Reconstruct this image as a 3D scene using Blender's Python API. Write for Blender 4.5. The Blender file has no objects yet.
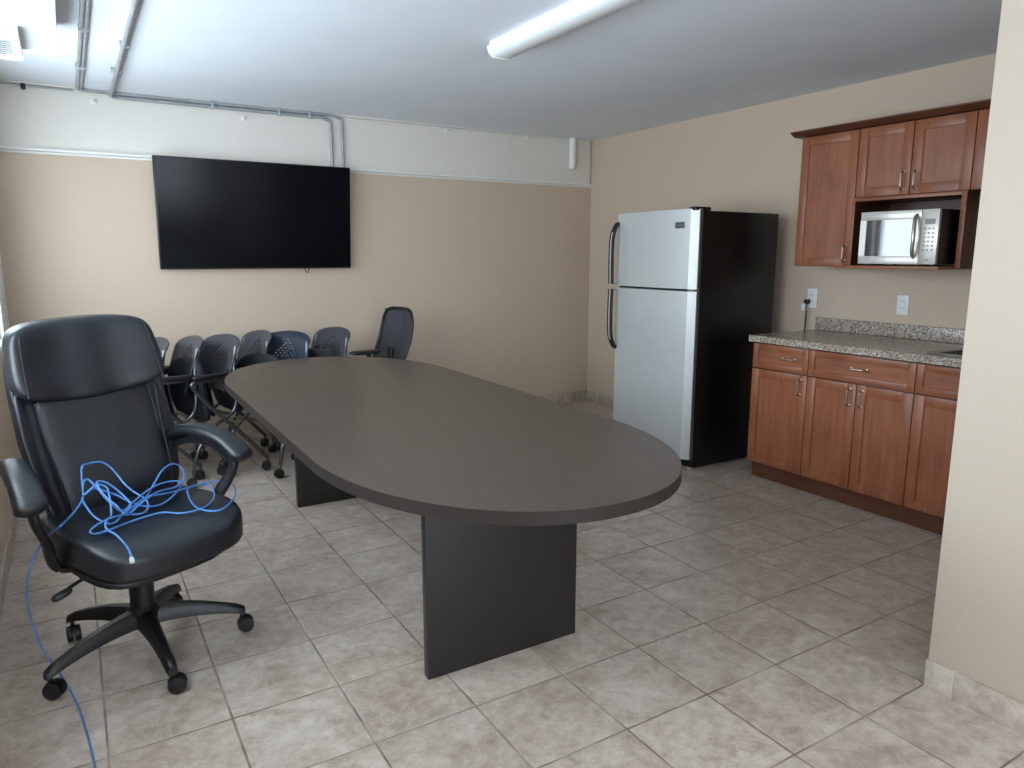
import bpy, bmesh, math, random
from mathutils import Vector, Matrix
random.seed(4)
S = bpy.context.scene
COL = S.collection
PI = math.pi
T = 0.333                                    # floor tile pitch

# ------------------------------------------------------------------ materials
def newmat(name):
    m = bpy.data.materials.new(name); m.use_nodes = True
    nt = m.node_tree
    return m, nt, nt.nodes['Principled BSDF']
def N(nt, typ, **kw):
    n = nt.nodes.new(typ)
    for k, v in kw.items():
        if hasattr(n, k): setattr(n, k, v)
    return n
def noise(nt, scale, detail=4, rough=.55, vec=None, dist=0):
    n = nt.nodes.new('ShaderNodeTexNoise'); n.inputs['Scale'].default_value = scale
    n.inputs['Detail'].default_value = detail; n.inputs['Roughness'].default_value = rough
    n.inputs['Distortion'].default_value = dist
    if vec is not None: nt.links.new(vec, n.inputs['Vector'])
    return n
def coords(nt, scale=(1,1,1), loc=(0,0,0), out='Object'):
    tc = nt.nodes.new('ShaderNodeTexCoord'); mp = nt.nodes.new('ShaderNodeMapping')
    mp.inputs['Scale'].default_value = scale; mp.inputs['Location'].default_value = loc
    nt.links.new(tc.outputs[out], mp.inputs['Vector']); return mp.outputs['Vector']
def ramp(nt, fac, stops):
    r = nt.nodes.new('ShaderNodeValToRGB'); e = r.color_ramp.elements
    while len(e) < len(stops): e.new(.5)
    for i, (p, c) in enumerate(stops):
        e[i].position = p; e[i].color = (*c, 1)
    nt.links.new(fac, r.inputs['Fac']); return r.outputs['Color']
def mathn(nt, op, a, b=None):
    n = nt.nodes.new('ShaderNodeMath'); n.operation = op
    for i, v in enumerate((a, b)):
        if v is None: continue
        if isinstance(v, (int, float)): n.inputs[i].default_value = v
        else: nt.links.new(v, n.inputs[i])
    return n.outputs[0]
def mixc(nt, fac, a, b, mode='MIX'):
    n = nt.nodes.new('ShaderNodeMix'); n.data_type = 'RGBA'; n.blend_type = mode
    for i, v in ((0, fac), (6, a), (7, b)):
        if isinstance(v, (int, float)): n.inputs[i].default_value = v
        elif isinstance(v, tuple): n.inputs[i].default_value = (*v, 1)
        else: nt.links.new(v, n.inputs[i])
    return n.outputs[2]
def bump(nt, bs, h, strength=.2, dist=.01):
    b = nt.nodes.new('ShaderNodeBump'); b.inputs['Strength'].default_value = strength
    b.inputs['Distance'].default_value = dist
    nt.links.new(h, b.inputs['Height']); nt.links.new(b.outputs[0], bs.inputs['Normal'])
def srgb(r, g, b):
    f = lambda c: (c/255/12.92 if c/255 <= .04045 else ((c/255+.055)/1.055)**2.4)
    return (f(r), f(g), f(b))
def flat(name, c, rough=.5, metal=0, nscale=60, nstr=.05, var=.06, coat=0, spec=.5):
    m, nt, bs = newmat(name)
    v = coords(nt); n = noise(nt, nscale, 3, .5, v)
    lo = tuple(x*(1-var) for x in c); hi = tuple(min(1, x*(1+var)) for x in c)
    nt.links.new(ramp(nt, n.outputs['Fac'], [(.3, lo), (.7, hi)]), bs.inputs['Base Color'])
    bs.inputs['Roughness'].default_value = rough; bs.inputs['Metallic'].default_value = metal
    bs.inputs['Coat Weight'].default_value = coat; bs.inputs['Specular IOR Level'].default_value = spec
    if nstr: bump(nt, bs, n.outputs['Fac'], nstr, .002)
    return m
M = {}
M['wall'] = flat('beige_wall_paint', srgb(199, 180, 159), .6, nscale=180, nstr=.06, var=.015, spec=.3)
M['wall_right'] = flat('partition_paint', srgb(194, 180, 163), .5, nscale=180, nstr=.06, var=.01, spec=.35)
M['ceil'] = flat('ceiling_paint', srgb(226, 231, 236), .7, nscale=3, nstr=.0, var=.02, spec=.2)
M['white_band'] = flat('cream_band_paint', srgb(220, 214, 205), .6, nscale=90, nstr=.05, var=.01, spec=.3)
M['white'] = flat('white_plastic', srgb(228, 228, 224), .35, var=.01, nstr=0)
M['duct_white'] = flat('duct_white_paint', srgb(232, 236, 238), .6, var=.01, nstr=0)
M['conduit'] = flat('galvanised_conduit', srgb(160, 164, 166), .42, .3, nscale=12, var=.15)
M['black'] = flat('black_plastic', srgb(17, 17, 19), .42, nscale=200, nstr=.08, var=.1)
M['blackgloss'] = flat('tv_screen_glass', srgb(7, 9, 14), .16, nstr=0, var=.02, spec=.15)
M['tvframe'] = flat('tv_bezel_plastic', srgb(14, 14, 15), .35, nstr=0)
M['darkhole'] = flat('dark_void', srgb(14, 14, 14), .8, nstr=0)
M['chrome'] = flat('brushed_nickel', srgb(178, 168, 154), .28, 1, nstr=0, var=.04)
M['chairtube'] = flat('grey_steel_tube', srgb(96, 99, 102), .3, .9, nstr=0, var=.05)
M['backplastic'] = flat('grey_back_plastic', srgb(48, 54, 65), .32, nscale=300, nstr=.05, var=.05)
M['seatfabric'] = flat('black_seat_fabric', srgb(24, 26, 31), .85, nscale=500, nstr=.3, var=.25)
M['rubber'] = flat('caster_rubber', srgb(22, 22, 24), .45, nstr=0)
M['cable'] = flat('blue_cable_jacket', srgb(72, 122, 184), .35, nstr=0, var=.04)
M['plug'] = flat('clear_plug', srgb(190, 196, 200), .2, nstr=0)
M['fridgeside'] = flat('fridge_black_side', srgb(7, 7, 8), .38, nscale=400, nstr=.12, var=.05)
M['fridgeedge'] = flat('fridge_door_edge', srgb(90, 90, 88), .45, .2, nstr=0)
M['mwwhite'] = flat('microwave_silver', srgb(205, 203, 195), .3, .35, nstr=0, var=.03)
M['mwblack'] = flat('microwave_black_side', srgb(22, 21, 20), .4, nstr=.0)
M['button'] = flat('microwave_buttons', srgb(150, 148, 140), .5, nstr=0)
M['lcd'] = flat('microwave_display', srgb(110, 112, 104), .3, nstr=0)
M['legpanel'] = flat('table_leg_laminate', srgb(37, 34, 33), .45, nscale=40, nstr=.03, var=.12)
M['sinksteel'] = flat('sink_steel', srgb(150, 150, 148), .3, 1, nstr=0)
M['lens'] = flat('acrylic_lens', srgb(236, 240, 240), .28, nstr=0, var=.005)
M['windowframe'] = flat('window_frame_vinyl', srgb(232, 236, 238), .4, nstr=0, var=.01)

def leather():
    m, nt, bs = newmat('black_leather')
    v = coords(nt); vo = nt.nodes.new('ShaderNodeTexVoronoi'); vo.inputs['Scale'].default_value = 420
    nt.links.new(v, vo.inputs['Vector'])
    n = noise(nt, 9, 3, .5, v)
    nt.links.new(ramp(nt, n.outputs['Fac'], [(.3, srgb(17, 20, 25)), (.75, srgb(25, 29, 36))]), bs.inputs['Base Color'])
    nt.links.new(ramp(nt, n.outputs['Fac'], [(.3, (.30,)*3), (.75, (.42,)*3)]), bs.inputs['Roughness'])
    h = mathn(nt, 'ADD', mathn(nt, 'MULTIPLY', vo.outputs['Distance'], .25), mathn(nt, 'MULTIPLY', n.outputs['Fac'], 1.6))
    bump(nt, bs, h, .35, .004)
    bs.inputs['Specular IOR Level'].default_value = .6
    return m
M['leather'] = leather()

def stainless():
    m, nt, bs = newmat('stainless_door')
    v = coords(nt, (1, 3, 260)); n = noise(nt, 4, 4, .6, v)
    nt.links.new(ramp(nt, n.outputs['Fac'], [(.3, srgb(196, 200, 200)), (.7, srgb(214, 217, 215))]), bs.inputs['Base Color'])
    bs.inputs['Metallic'].default_value = .45; bs.inputs['Roughness'].default_value = .36
    bump(nt, bs, n.outputs['Fac'], .03, .001)
    return m
M['stainless'] = stainless()

def tile(name, floor=True):
    m, nt, bs = newmat(name)
    g = nt.nodes.new('ShaderNodeNewGeometry'); sp = nt.nodes.new('ShaderNodeSeparateXYZ')
    nt.links.new(g.outputs['Position'], sp.inputs[0])
    mp = nt.nodes.new('ShaderNodeVectorMath'); mp.operation = 'SCALE'; mp.inputs['Scale'].default_value = 1
    nt.links.new(g.outputs['Position'], mp.inputs[0]); P = mp.outputs[0]
    def axis(out, off, pitch=T):
        u = mathn(nt, 'ADD', mathn(nt, 'DIVIDE', out, pitch), -off)
        cell = mathn(nt, 'FLOOR', u)
        fr = mathn(nt, 'ABSOLUTE', mathn(nt, 'SUBTRACT', mathn(nt, 'FRACT', u), .5))
        return cell, fr
    cx, fx = axis(sp.outputs[0], 2.9152); cy, fy = axis(sp.outputs[1], 5.4242)
    cb = nt.nodes.new('ShaderNodeCombineXYZ'); nt.links.new(cx, cb.inputs[0]); nt.links.new(cy, cb.inputs[1])
    wn = nt.nodes.new('ShaderNodeTexWhiteNoise'); nt.links.new(cb.outputs[0], wn.inputs['Vector'])
    # every tile shows its own patch of the stone pattern
    off = nt.nodes.new('ShaderNodeVectorMath'); off.operation = 'SCALE'; off.inputs['Scale'].default_value = 9
    nt.links.new(wn.outputs['Color'], off.inputs[0])
    ad = nt.nodes.new('ShaderNodeVectorMath'); nt.links.new(P, ad.inputs[0]); nt.links.new(off.outputs[0], ad.inputs[1])
    n1 = noise(nt, 6, 8, .66, ad.outputs[0], .8)
    n2 = noise(nt, 26, 6, .65, ad.outputs[0])
    n3 = noise(nt, 3.2, 5, .6, ad.outputs[0], 2.2)
    base = ramp(nt, n1.outputs['Fac'], [(.32, srgb(148, 128, 112)), (.48, srgb(178, 162, 147)), (.64, srgb(202, 191, 178))])
    base = mixc(nt, .42, base, ramp(nt, n2.outputs['Fac'], [(.3, srgb(136, 116, 102)), (.7, srgb(214, 203, 192))]))
    # pale veins
    vein = mathn(nt, 'ABSOLUTE', mathn(nt, 'SUBTRACT', n3.outputs['Fac'], .5))
    veinf = ramp(nt, vein, [(0, (.32,)*3), (.010, (0,)*3)])
    base = mixc(nt, veinf, base, srgb(222, 217, 208))
    tone = mathn(nt, 'ADD', mathn(nt, 'MULTIPLY', wn.outputs['Value'], .10), .92)
    tn = nt.nodes.new('ShaderNodeVectorMath'); tn.operation = 'SCALE'
    nt.links.new(base, tn.inputs[0]); nt.links.new(tone, tn.inputs['Scale'])
    col = tn.outputs[0]
    bs.inputs['Roughness'].default_value = .36
    hs = mathn(nt, 'MULTIPLY', n2.outputs['Fac'], .15)
    if floor:
        d = mathn(nt, 'MAXIMUM', fx, fy)
        gm = ramp(nt, d, [(.4885, (0,)*3), (.4912, (1,)*3)])
        gn = noise(nt, 5, 3, .5, P)
        gc = ramp(nt, gn.outputs['Fac'], [(.36, srgb(112, 97, 84)), (.66, srgb(170, 157, 142))])
        col = mixc(nt, gm, col, gc)
        h = mathn(nt, 'SUBTRACT', hs, ramp(nt, d, [(.482, (0,)*3), (.495, (1,)*3)]))
        bump(nt, bs, h, .45, .003)
        rr = nt.nodes.new('ShaderNodeMapRange'); nt.links.new(gm, rr.inputs[0])
        rr.inputs[3].default_value = .33; rr.inputs[4].default_value = .8
        nt.links.new(rr.outputs[0], bs.inputs['Roughness'])
    else:
        bump(nt, bs, hs, .3, .002)
    nt.links.new(col, bs.inputs['Base Color'])
    return m
M['floor'] = tile('marbled_floor_tile'); M['basetile'] = tile('marbled_base_tile', False)

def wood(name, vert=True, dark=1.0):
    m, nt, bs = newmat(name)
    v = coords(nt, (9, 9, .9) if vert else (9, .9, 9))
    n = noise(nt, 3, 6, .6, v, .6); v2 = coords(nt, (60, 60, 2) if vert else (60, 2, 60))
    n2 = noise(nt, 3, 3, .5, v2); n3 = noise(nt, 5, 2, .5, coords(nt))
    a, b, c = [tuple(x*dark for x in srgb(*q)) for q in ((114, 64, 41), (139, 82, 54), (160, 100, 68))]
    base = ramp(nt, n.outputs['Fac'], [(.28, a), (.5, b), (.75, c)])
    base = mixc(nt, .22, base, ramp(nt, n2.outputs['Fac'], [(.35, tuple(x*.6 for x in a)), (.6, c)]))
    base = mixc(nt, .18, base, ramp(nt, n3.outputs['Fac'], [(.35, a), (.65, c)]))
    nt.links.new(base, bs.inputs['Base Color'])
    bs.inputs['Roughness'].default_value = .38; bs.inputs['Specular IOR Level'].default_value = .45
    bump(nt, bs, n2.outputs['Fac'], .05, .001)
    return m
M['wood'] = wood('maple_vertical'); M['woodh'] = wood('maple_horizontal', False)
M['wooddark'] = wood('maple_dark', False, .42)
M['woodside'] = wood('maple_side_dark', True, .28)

def laminate():
    m, nt, bs = newmat('espresso_laminate')
    v = coords(nt, (14, .8, 14)); n = noise(nt, 6, 6, .62, v, .3)
    nt.links.new(ramp(nt, n.outputs['Fac'], [(.3, srgb(66, 54, 46)), (.7, srgb(84, 71, 62))]), bs.inputs['Base Color'])
    bs.inputs['Roughness'].default_value = .36; bs.inputs['Specular IOR Level'].default_value = .5
    bump(nt, bs, noise(nt, 300, 2, .5, coords(nt)).outputs['Fac'], .05, .001)
    return m
M['laminate'] = laminate()
M['lamedge'] = flat('espresso_edge_band', srgb(40, 33, 30), .42, nscale=30, nstr=.02, var=.1)

def granite(name, gloss):
    m, nt, bs = newmat(name)
    v = coords(nt); vo = nt.nodes.new('ShaderNodeTexVoronoi'); vo.inputs['Scale'].default_value = 170
    nt.links.new(v, vo.inputs['Vector'])
    sp = nt.nodes.new('ShaderNodeSeparateColor'); nt.links.new(vo.outputs['Color'], sp.inputs[0])
    c = ramp(nt, sp.outputs[0], [(.0, srgb(80, 64, 53)), (.28, srgb(122, 104, 88)), (.55, srgb(166, 149, 131)), (.8, srgb(216, 205, 188))])
    n = noise(nt, 70, 4, .6, v)
    c = mixc(nt, .4, c, ramp(nt, n.outputs['Fac'], [(.35, srgb(66, 56, 50)), (.65, srgb(190, 182, 172))]))
    nt.links.new(c, bs.inputs['Base Color']); bs.inputs['Roughness'].default_value = gloss
    return m
M['granite'] = granite('speckled_counter_laminate', .22)

def glass(name, tint=(1, 1, 1), gl=.12):
    m = bpy.data.materials.new(name); m.use_nodes = True; nt = m.node_tree
    nt.nodes.remove(nt.nodes['Principled BSDF']); o = nt.nodes['Material Output']
    t = nt.nodes.new('ShaderNodeBsdfTransparent'); t.inputs[0].default_value = (*tint, 1)
    g = nt.nodes.new('ShaderNodeBsdfGlossy'); g.inputs['Roughness'].default_value = .02
    mx = nt.nodes.new('ShaderNodeMixShader'); mx.inputs[0].default_value = gl
    nt.links.new(t.outputs[0], mx.inputs[1]); nt.links.new(g.outputs[0], mx.inputs[2]); nt.links.new(mx.outputs[0], o.inputs[0])
    return m
M['glass'] = glass('window_glass', (.95, .98, 1), .06)
M['mwglass'] = flat('microwave_window_glass', srgb(40, 40, 42), .04, 0, nstr=0, spec=1.0, coat=1)

def meshfab():
    m = bpy.data.materials.new('mesh_fabric'); m.use_nodes = True; nt = m.node_tree
    bs = nt.nodes['Principled BSDF']; o = nt.nodes['Material Output']
    v = coords(nt); ck = nt.nodes.new('ShaderNodeTexChecker'); ck.inputs['Scale'].default_value = 420
    nt.links.new(v, ck.inputs['Vector'])
    nt.links.new(mixc(nt, ck.outputs['Fac'], srgb(44, 47, 54), srgb(58, 61, 68)), bs.inputs['Base Color'])
    bs.inputs['Roughness'].default_value = .7
    t = nt.nodes.new('ShaderNodeBsdfTransparent'); mx = nt.nodes.new('ShaderNodeMixShader'); mx.inputs[0].default_value = .22
    nt.links.new(bs.outputs[0], mx.inputs[1]); nt.links.new(t.outputs[0], mx.inputs[2]); nt.links.new(mx.outputs[0], o.inputs[0])
    return m
M['mesh'] = meshfab()

# ------------------------------------------------------------------ mesh building
class B:
    def __init__(s): s.bm = bmesh.new()
    def _bev(s, geom_verts, w, seg=2):
        es = list({e for v in geom_verts for e in v.link_edges})
        if w > 0: bmesh.ops.bevel(s.bm, geom=es, offset=w, segments=seg, affect='EDGES', profile=.5)
    def box(s, x0, x1, y0, y1, z0, z1, bev=0, seg=2):
        r = bmesh.ops.create_cube(s.bm, size=1)['verts']
        for v in r:
            v.co = Vector((x0+(v.co.x+.5)*(x1-x0), y0+(v.co.y+.5)*(y1-y0), z0+(v.co.z+.5)*(z1-z0)))
        s._bev(r, bev, seg); return s
    def obox(s, c, half, mat3=None, bev=0):
        r = bmesh.ops.create_cube(s.bm, size=2)['verts']
        for v in r:
            p = Vector((v.co.x*half[0], v.co.y*half[1], v.co.z*half[2]))
            if mat3 is not None: p = mat3 @ p
            v.co = p+Vector(c)
        s._bev(r, bev); return s
    def tube(s, pts, r, seg=10, closed=False, smooth=0, cap=True):
        pts = [Vector(p) for p in pts]
        if smooth: pts = spline(pts, smooth, closed)
        rad = r if isinstance(r, (list, tuple)) else [r]*len(pts)
        if len(rad) != len(pts):
            rad = [rad[min(len(rad)-1, int(i*len(rad)/len(pts)))] for i in range(len(pts))]
        n = len(pts); rings = []; up = None
        for i, p in enumerate(pts):
            a = pts[(i-1) % n] if (closed or i > 0) else p
            b = pts[(i+1) % n] if (closed or i < n-1) else p
            d = (b-a).normalized() if (b-a).length > 1e-9 else Vector((0, 0, 1))
            if up is None:
                up = d.orthogonal().normalized()
            else:
                up = (up-d*up.dot(d))
                up = up.normalized() if up.length > 1e-6 else d.orthogonal().normalized()
            w = d.cross(up)
            rings.append([s.bm.verts.new(p+(up*math.cos(2*PI*k/seg)+w*math.sin(2*PI*k/seg))*rad[i]) for k in range(seg)])
        for i in range(n if closed else n-1):
            A, C = rings[i], rings[(i+1) % n]
            for k in range(seg):
                s.bm.faces.new((A[k], A[(k+1) % seg], C[(k+1) % seg], C[k]))
        if not closed and cap:
            s.bm.faces.new(rings[0][::-1]); s.bm.faces.new(rings[-1])
        return s
    def lathe(s, prof, c=(0, 0, 0), seg=24, axis='Z', mat3=None):
        rings = []
        for r, z in prof:
            ring = []
            for k in range(seg):
                a = 2*PI*k/seg
                p = Vector((r*math.cos(a), r*math.sin(a), z))
                if axis == 'X': p = Vector((p.z, p.x, p.y))
                if axis == 'Y': p = Vector((p.x, p.z, p.y))
                if mat3 is not None: p = mat3 @ p
                ring.append(s.bm.verts.new(p+Vector(c)))
            rings.append(ring)
        for A, C in zip(rings, rings[1:]):
            for k in range(seg): s.bm.faces.new((A[k], A[(k+1) % seg], C[(k+1) % seg], C[k]))
        s.bm.faces.new(rings[0][::-1]); s.bm.faces.new(rings[-1]); return s
    def prism(s, outline, h, axis='Z', lo=0, bev=0):
        """outline: 2-D points; extruded from lo to h along axis"""
        def P(a, b, c):
            return {'Z': Vector((a, b, c)), 'X': Vector((c, a, b)), 'Y': Vector((a, c, b))}[axis]
        A = [s.bm.verts.new(P(x, y, lo)) for x, y in outline]; C = [s.bm.verts.new(P(x, y, h)) for x, y in outline]
        n = len(A); s.bm.faces.new(A[::-1]); s.bm.faces.new(C)
        for k in range(n): s.bm.faces.new((A[k], A[(k+1) % n], C[(k+1) % n], C[k]))
        if bev:
            es = [e for e in s.bm.edges if (e.verts[0] in A and e.verts[1] in A) or (e.verts[0] in C and e.verts[1] in C)]
            bmesh.ops.bevel(s.bm, geom=es, offset=bev, segments=2, affect='EDGES')
        return s
    def quadric(s, half, fn=None, p=5, n=12, c=(0, 0, 0)):
        """rounded cushion: a cube grid pushed onto a superquadric, then deformed by fn(Vector)->Vector"""
        vd = {}
        def V(x, y, z):
            k = (round(x, 5), round(y, 5), round(z, 5))
            if k not in vd:
                q = (abs(x)**p+abs(y)**p+abs(z)**p)**(1/p)
                w = Vector((x/q*half[0], y/q*half[1], z/q*half[2]))
                if fn: w = fn(w)
                vd[k] = s.bm.verts.new(w+Vector(c))
            return vd[k]
        def g(i): return math.sin((i/n-.5)*PI*.5)/math.sin(PI*.25)
        for ax in range(3):
            for sg in (-1, 1):
                for i in range(n):
                    for j in range(n):
                        q = []
                        for a, b in ((i, j), (i+1, j), (i+1, j+1), (i, j+1)):
                            t = [0, 0, 0]; t[ax] = sg; t[(ax+1) % 3] = g(a); t[(ax+2) % 3] = g(b); q.append(V(*t))
                        if sg < 0: q = q[::-1]
                        s.bm.faces.new(q)
        return s
    def finish(s, name, mat, parent=None, world=False, smooth=True, ang=38, label=None, kind=None, off=None):
        bm = s.bm
        bmesh.ops.recalc_face_normals(bm, faces=bm.faces)
        o3 = None
        if parent is not None and world: o3 = parent.location.copy()
        if off is not None: o3 = Vector(off)
        if o3 is not None:
            for v in bm.verts: v.co -= o3
        if smooth:
            for f in bm.faces: f.smooth = True
            lim = math.radians(ang)
            for e in bm.edges:
                if len(e.link_faces) == 2 and e.calc_face_angle(0) > lim: e.smooth = False
        me = bpy.data.meshes.new(name); bm.to_mesh(me); bm.free()
        me.materials.append(M[mat] if isinstance(mat, str) else mat)
        o = bpy.data.objects.new(name, me); COL.objects.link(o)
        if parent is not None: o.parent = parent
        elif off is not None: o.location = off
        if label: o['label'] = label
        if kind: o['kind'] = kind
        return o
def spline(P, sub, closed=False):
    out = []; n = len(P)
    for i in range(n if closed else n-1):
        g = lambda k: P[k % n] if closed else P[max(0, min(n-1, k))]
        a, b, c, d = g(i-1), g(i), g(i+1), g(i+2)
        for k in range(sub):
            t = k/sub
            out.append(.5*((2*b)+(c-a)*t+(2*a-5*b+4*c-d)*t*t+(3*b-a-3*c+d)*t**3))
    if not closed: out.append(P[-1].copy())
    return out
def fillet(P, r, k=5):
    """polyline with rounded corners"""
    P = [Vector(p) for p in P]; out = [P[0]]
    for a, b, c in zip(P, P[1:], P[2:]):
        u = (a-b); v = (c-b); rr = min(r, u.length*.45, v.length*.45); u = u.normalized()*rr; v = v.normalized()*rr
        for i in range(k+1):
            t = i/k; out.append((b+u)*(1-t)**2+b*2*t*(1-t)+(b+v)*t*t)
    out.append(P[-1]); return out
def thing(name, loc, label, cat, group=None, rz=0):
    o = bpy.data.objects.new(name, None); COL.objects.link(o); o.location = loc; o.rotation_euler = (0, 0, rz)
    o.empty_display_size = .1
    o['label'] = label; o['category'] = cat
    if group: o['group'] = group
    return o
def tag(o, label, cat, group=None):
    o['label'] = label; o['category'] = cat
    if group: o['group'] = group
    return o
def copy_tree(o, parent=None):
    c = o.copy(); COL.objects.link(c)
    if parent is not None: c.parent = parent
    for ch in list(o.children): copy_tree(ch, c)
    return c
def struct(name, b, mat, parent=None, **k): return b.finish(name, mat, parent, kind='structure', **k)

SKY = 9.0
EXPO = 0.24
# ------------------------------------------------------------------ room
XL, XR, YB, YF, ZC = -.36, 4.25, 5.55, -2.6, 2.44
XP, YP = 2.297, 1.138                       # partition face and end
struct('floor', B().box(XL-.15, XR+.15, YF-.15, YB+.15, -.12, 0), 'floor')
struct('ceiling', B().box(XL-.15, XR+.15, YF-.15, YB+.15, ZC, ZC+.12), 'ceil')
struct('wall_back', B().box(XL-.15, XR+.15, YB, YB+.15, 0, ZC), 'wall')
struct('wall_right', B().box(XR, XR+.15, YP, YB, 0, ZC), 'wall')
struct('wall_partition', B().box(XP, XR, YF, YP, 0, ZC, .004), 'wall_right')
# left wall and front wall with window openings
wins = [(3.25, 5.02, .93, 2.14), (1.0, 3.0, .93, 2.14), (-1.35, .0, .93, 2.02)]
b = B(); ys = YF-.15
for (y0, y1, z0, z1) in sorted(wins):
    b.box(XL-.15, XL, ys, y0, 0, ZC); b.box(XL-.15, XL, y0, y1, 0, z0); b.box(XL-.15, XL, y0, y1, z1, ZC); ys = y1
b.box(XL-.15, XL, ys, YB, 0, ZC); struct('wall_left', b, 'wall')
fw = (-.1, 2.05, .75, 2.15)  # added window behind the camera, out of view, sized to brighten the alcove
b = B(); b.box(XL, fw[0], YF-.15, YF, 0, ZC).box(fw[1], XP, YF-.15, YF, 0, ZC).box(fw[0], fw[1], YF-.15, YF, 0, fw[2]).box(fw[0], fw[1], YF-.15, YF, fw[3], ZC)
struct('wall_front', b, 'wall')
def window(k, y0, y1, z0, z1):
    w = struct('window_%d' % k, B().box(XL-.13, XL-.07, y0, y1, z0, z0+.05).box(XL-.13, XL-.07, y0, y1, z1-.05, z1)
        .box(XL-.13, XL-.07, y0, y0+.05, z0, z1).box(XL-.13, XL-.07, y1-.05, y1, z0, z1).box(XL-.12, XL-.08, (y0+y1)/2-.025, (y0+y1)/2+.025, z0, z1), 'windowframe')
    struct('pane', B().box(XL-.103, XL-.097, y0+.04, y1-.04, z0+.04, z1-.04), 'glass', w)
    struct('sill', B().box(XL-.07, XL+.025, y0-.04, y1+.02, z0-.03, z0, .004), 'windowframe', w)
    struct('casing', B().box(XL, XL+.012, y0-.06, y0, z0-.03, z1+.06, .003).box(XL, XL+.012, y1, y1+(.46 if k == 1 else .06), z0-.03, z1+.06, .003).box(XL, XL+.012, y0, y1, z1, z1+.06, .003), 'windowframe', w)
for k, w in enumerate(wins): window(k+1, *w)
x0, x1, z0, z1 = fw
w = struct('window_4', B().box(x0, x1, YF-.13, YF-.07, z0, z0+.05).box(x0, x1, YF-.13, YF-.07, z1-.05, z1).box(x0, x0+.05, YF-.13, YF-.07, z0, z1).box(x1-.05, x1, YF-.13, YF-.07, z0, z1), 'windowframe')
struct('pane', B().box(x0+.04, x1-.04, YF-.103, YF-.097, z0+.04, z1-.04), 'glass', w)
# cream band along the top of the back wall, its rail and the thin strip at the ceiling
struct('trim_1', B().box(XL, 4.225, YB-.012, YB, 2.045, ZC), 'white_band')
struct('trim_2', B().prism([(YB, 2.020), (YB-.018, 2.020), (YB-.020, 2.029), (YB-.048, 2.036), (YB-.048, 2.049), (YB-.012, 2.052), (YB, 2.052)], XR-.0, 'X', XL), 'white')
struct('trim_3', B().box(XL, 4.2, YB-.032, YB-.012, ZC-.012, ZC, .002), 'white_band')
# tiled baseboards
def base_tiles(name, horizontal, a, c, at, sgn, h=.093):
    b = B(); p = a
    while p < c-1e-6:
        q = min(p+T, c)
        if horizontal: b.box(p+.0015, q-.0015, min(at, at+sgn*.01), max(at, at+sgn*.01), 0, h, .0015)
        else: b.box(min(at, at+sgn*.01), max(at, at+sgn*.01), p+.0015, q-.0015, 0, h, .0015)
        p = q
    o = struct(name, b, 'basetile')
    g_ = B().box(a, c, min(at, at+sgn*.008), max(at, at+sgn*.008), 0, h-.001) if horizontal else B().box(min(at, at+sgn*.008), max(at, at+sgn*.008), a, c, 0, h-.001)
    struct('grout', g_, 'white_band', o)
    return o
base_tiles('baseboard_back', True, XL, XR, YB, -1)
base_tiles('baseboard_right', False, 3.06, YB-.01, XR, -1)
base_tiles('baseboard_left', False, YF, YB-.01, XL, 1)
b = B(); q = YP; first = .085
while q > YF:
    p = max(YF, q-first); b.box(XP-.010, XP, p+.0015, q-.0015, 0, .093, .0015); q = p; first = T
o = struct('baseboard_partition', b, 'basetile')
struct('grout', B().box(XP-.008, XP, YF, YP, 0, .092), 'white_band', o)
# bulkhead in the ceiling's far left
struct('trim_4', B().box(XL, .048, YF, 4.12, 2.30, ZC, .003), 'duct_white')

# ------------------------------------------------------------------ ceiling fittings
v = thing('air_vent', (-.225, 3.865, 2.25), 'white louvred air register under the white ceiling box at far left', 'air vent')
b = B().box(-.36, -.086, 3.67, 3.70, 2.25, 2.30).box(-.36, -.086, 4.03, 4.06, 2.25, 2.30).box(-.116, -.086, 3.70, 4.03, 2.25, 2.30).box(-.36, -.33, 3.70, 4.03, 2.25, 2.30)
b.finish('register_frame', 'duct_white', v, world=True)
B().box(-.33, -.116, 3.70, 4.03, 2.285, 2.299).finish('backing', 'darkhole', v, world=True)
for i in range(9):
    y = 3.72+i*.036
    B().obox((-.223, y, 2.264), (.107, .014, .0012), Matrix.Rotation(math.radians(35), 3, 'X')).finish('slat', 'duct_white', v, world=True)

lt = thing('ceiling_light', (1.945, 2.70, ZC), 'long white fluorescent light fixture mounted on the ceiling', 'ceiling light')
B().box(1.885, 2.005, 2.09, 3.31, 2.415, ZC, .003).finish('housing', 'duct_white', lt, world=True)
prof = [(1.872, 2.415), (1.880, 2.385), (1.905, 2.366), (1.985, 2.366), (2.010, 2.385), (2.018, 2.415)]
B().prism(prof, 3.29, 'Y', 2.11).finish('lens', 'lens', lt, world=True)
for y0, y1 in ((3.29, 3.305), (2.095, 2.11)):
    B().prism([(1.868, 2.417), (1.877, 2.383), (1.903, 2.361), (1.987, 2.361), (2.013, 2.383), (2.022, 2.417)], y1, 'Y', y0).finish('end_cap', 'white', lt, world=True)

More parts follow.
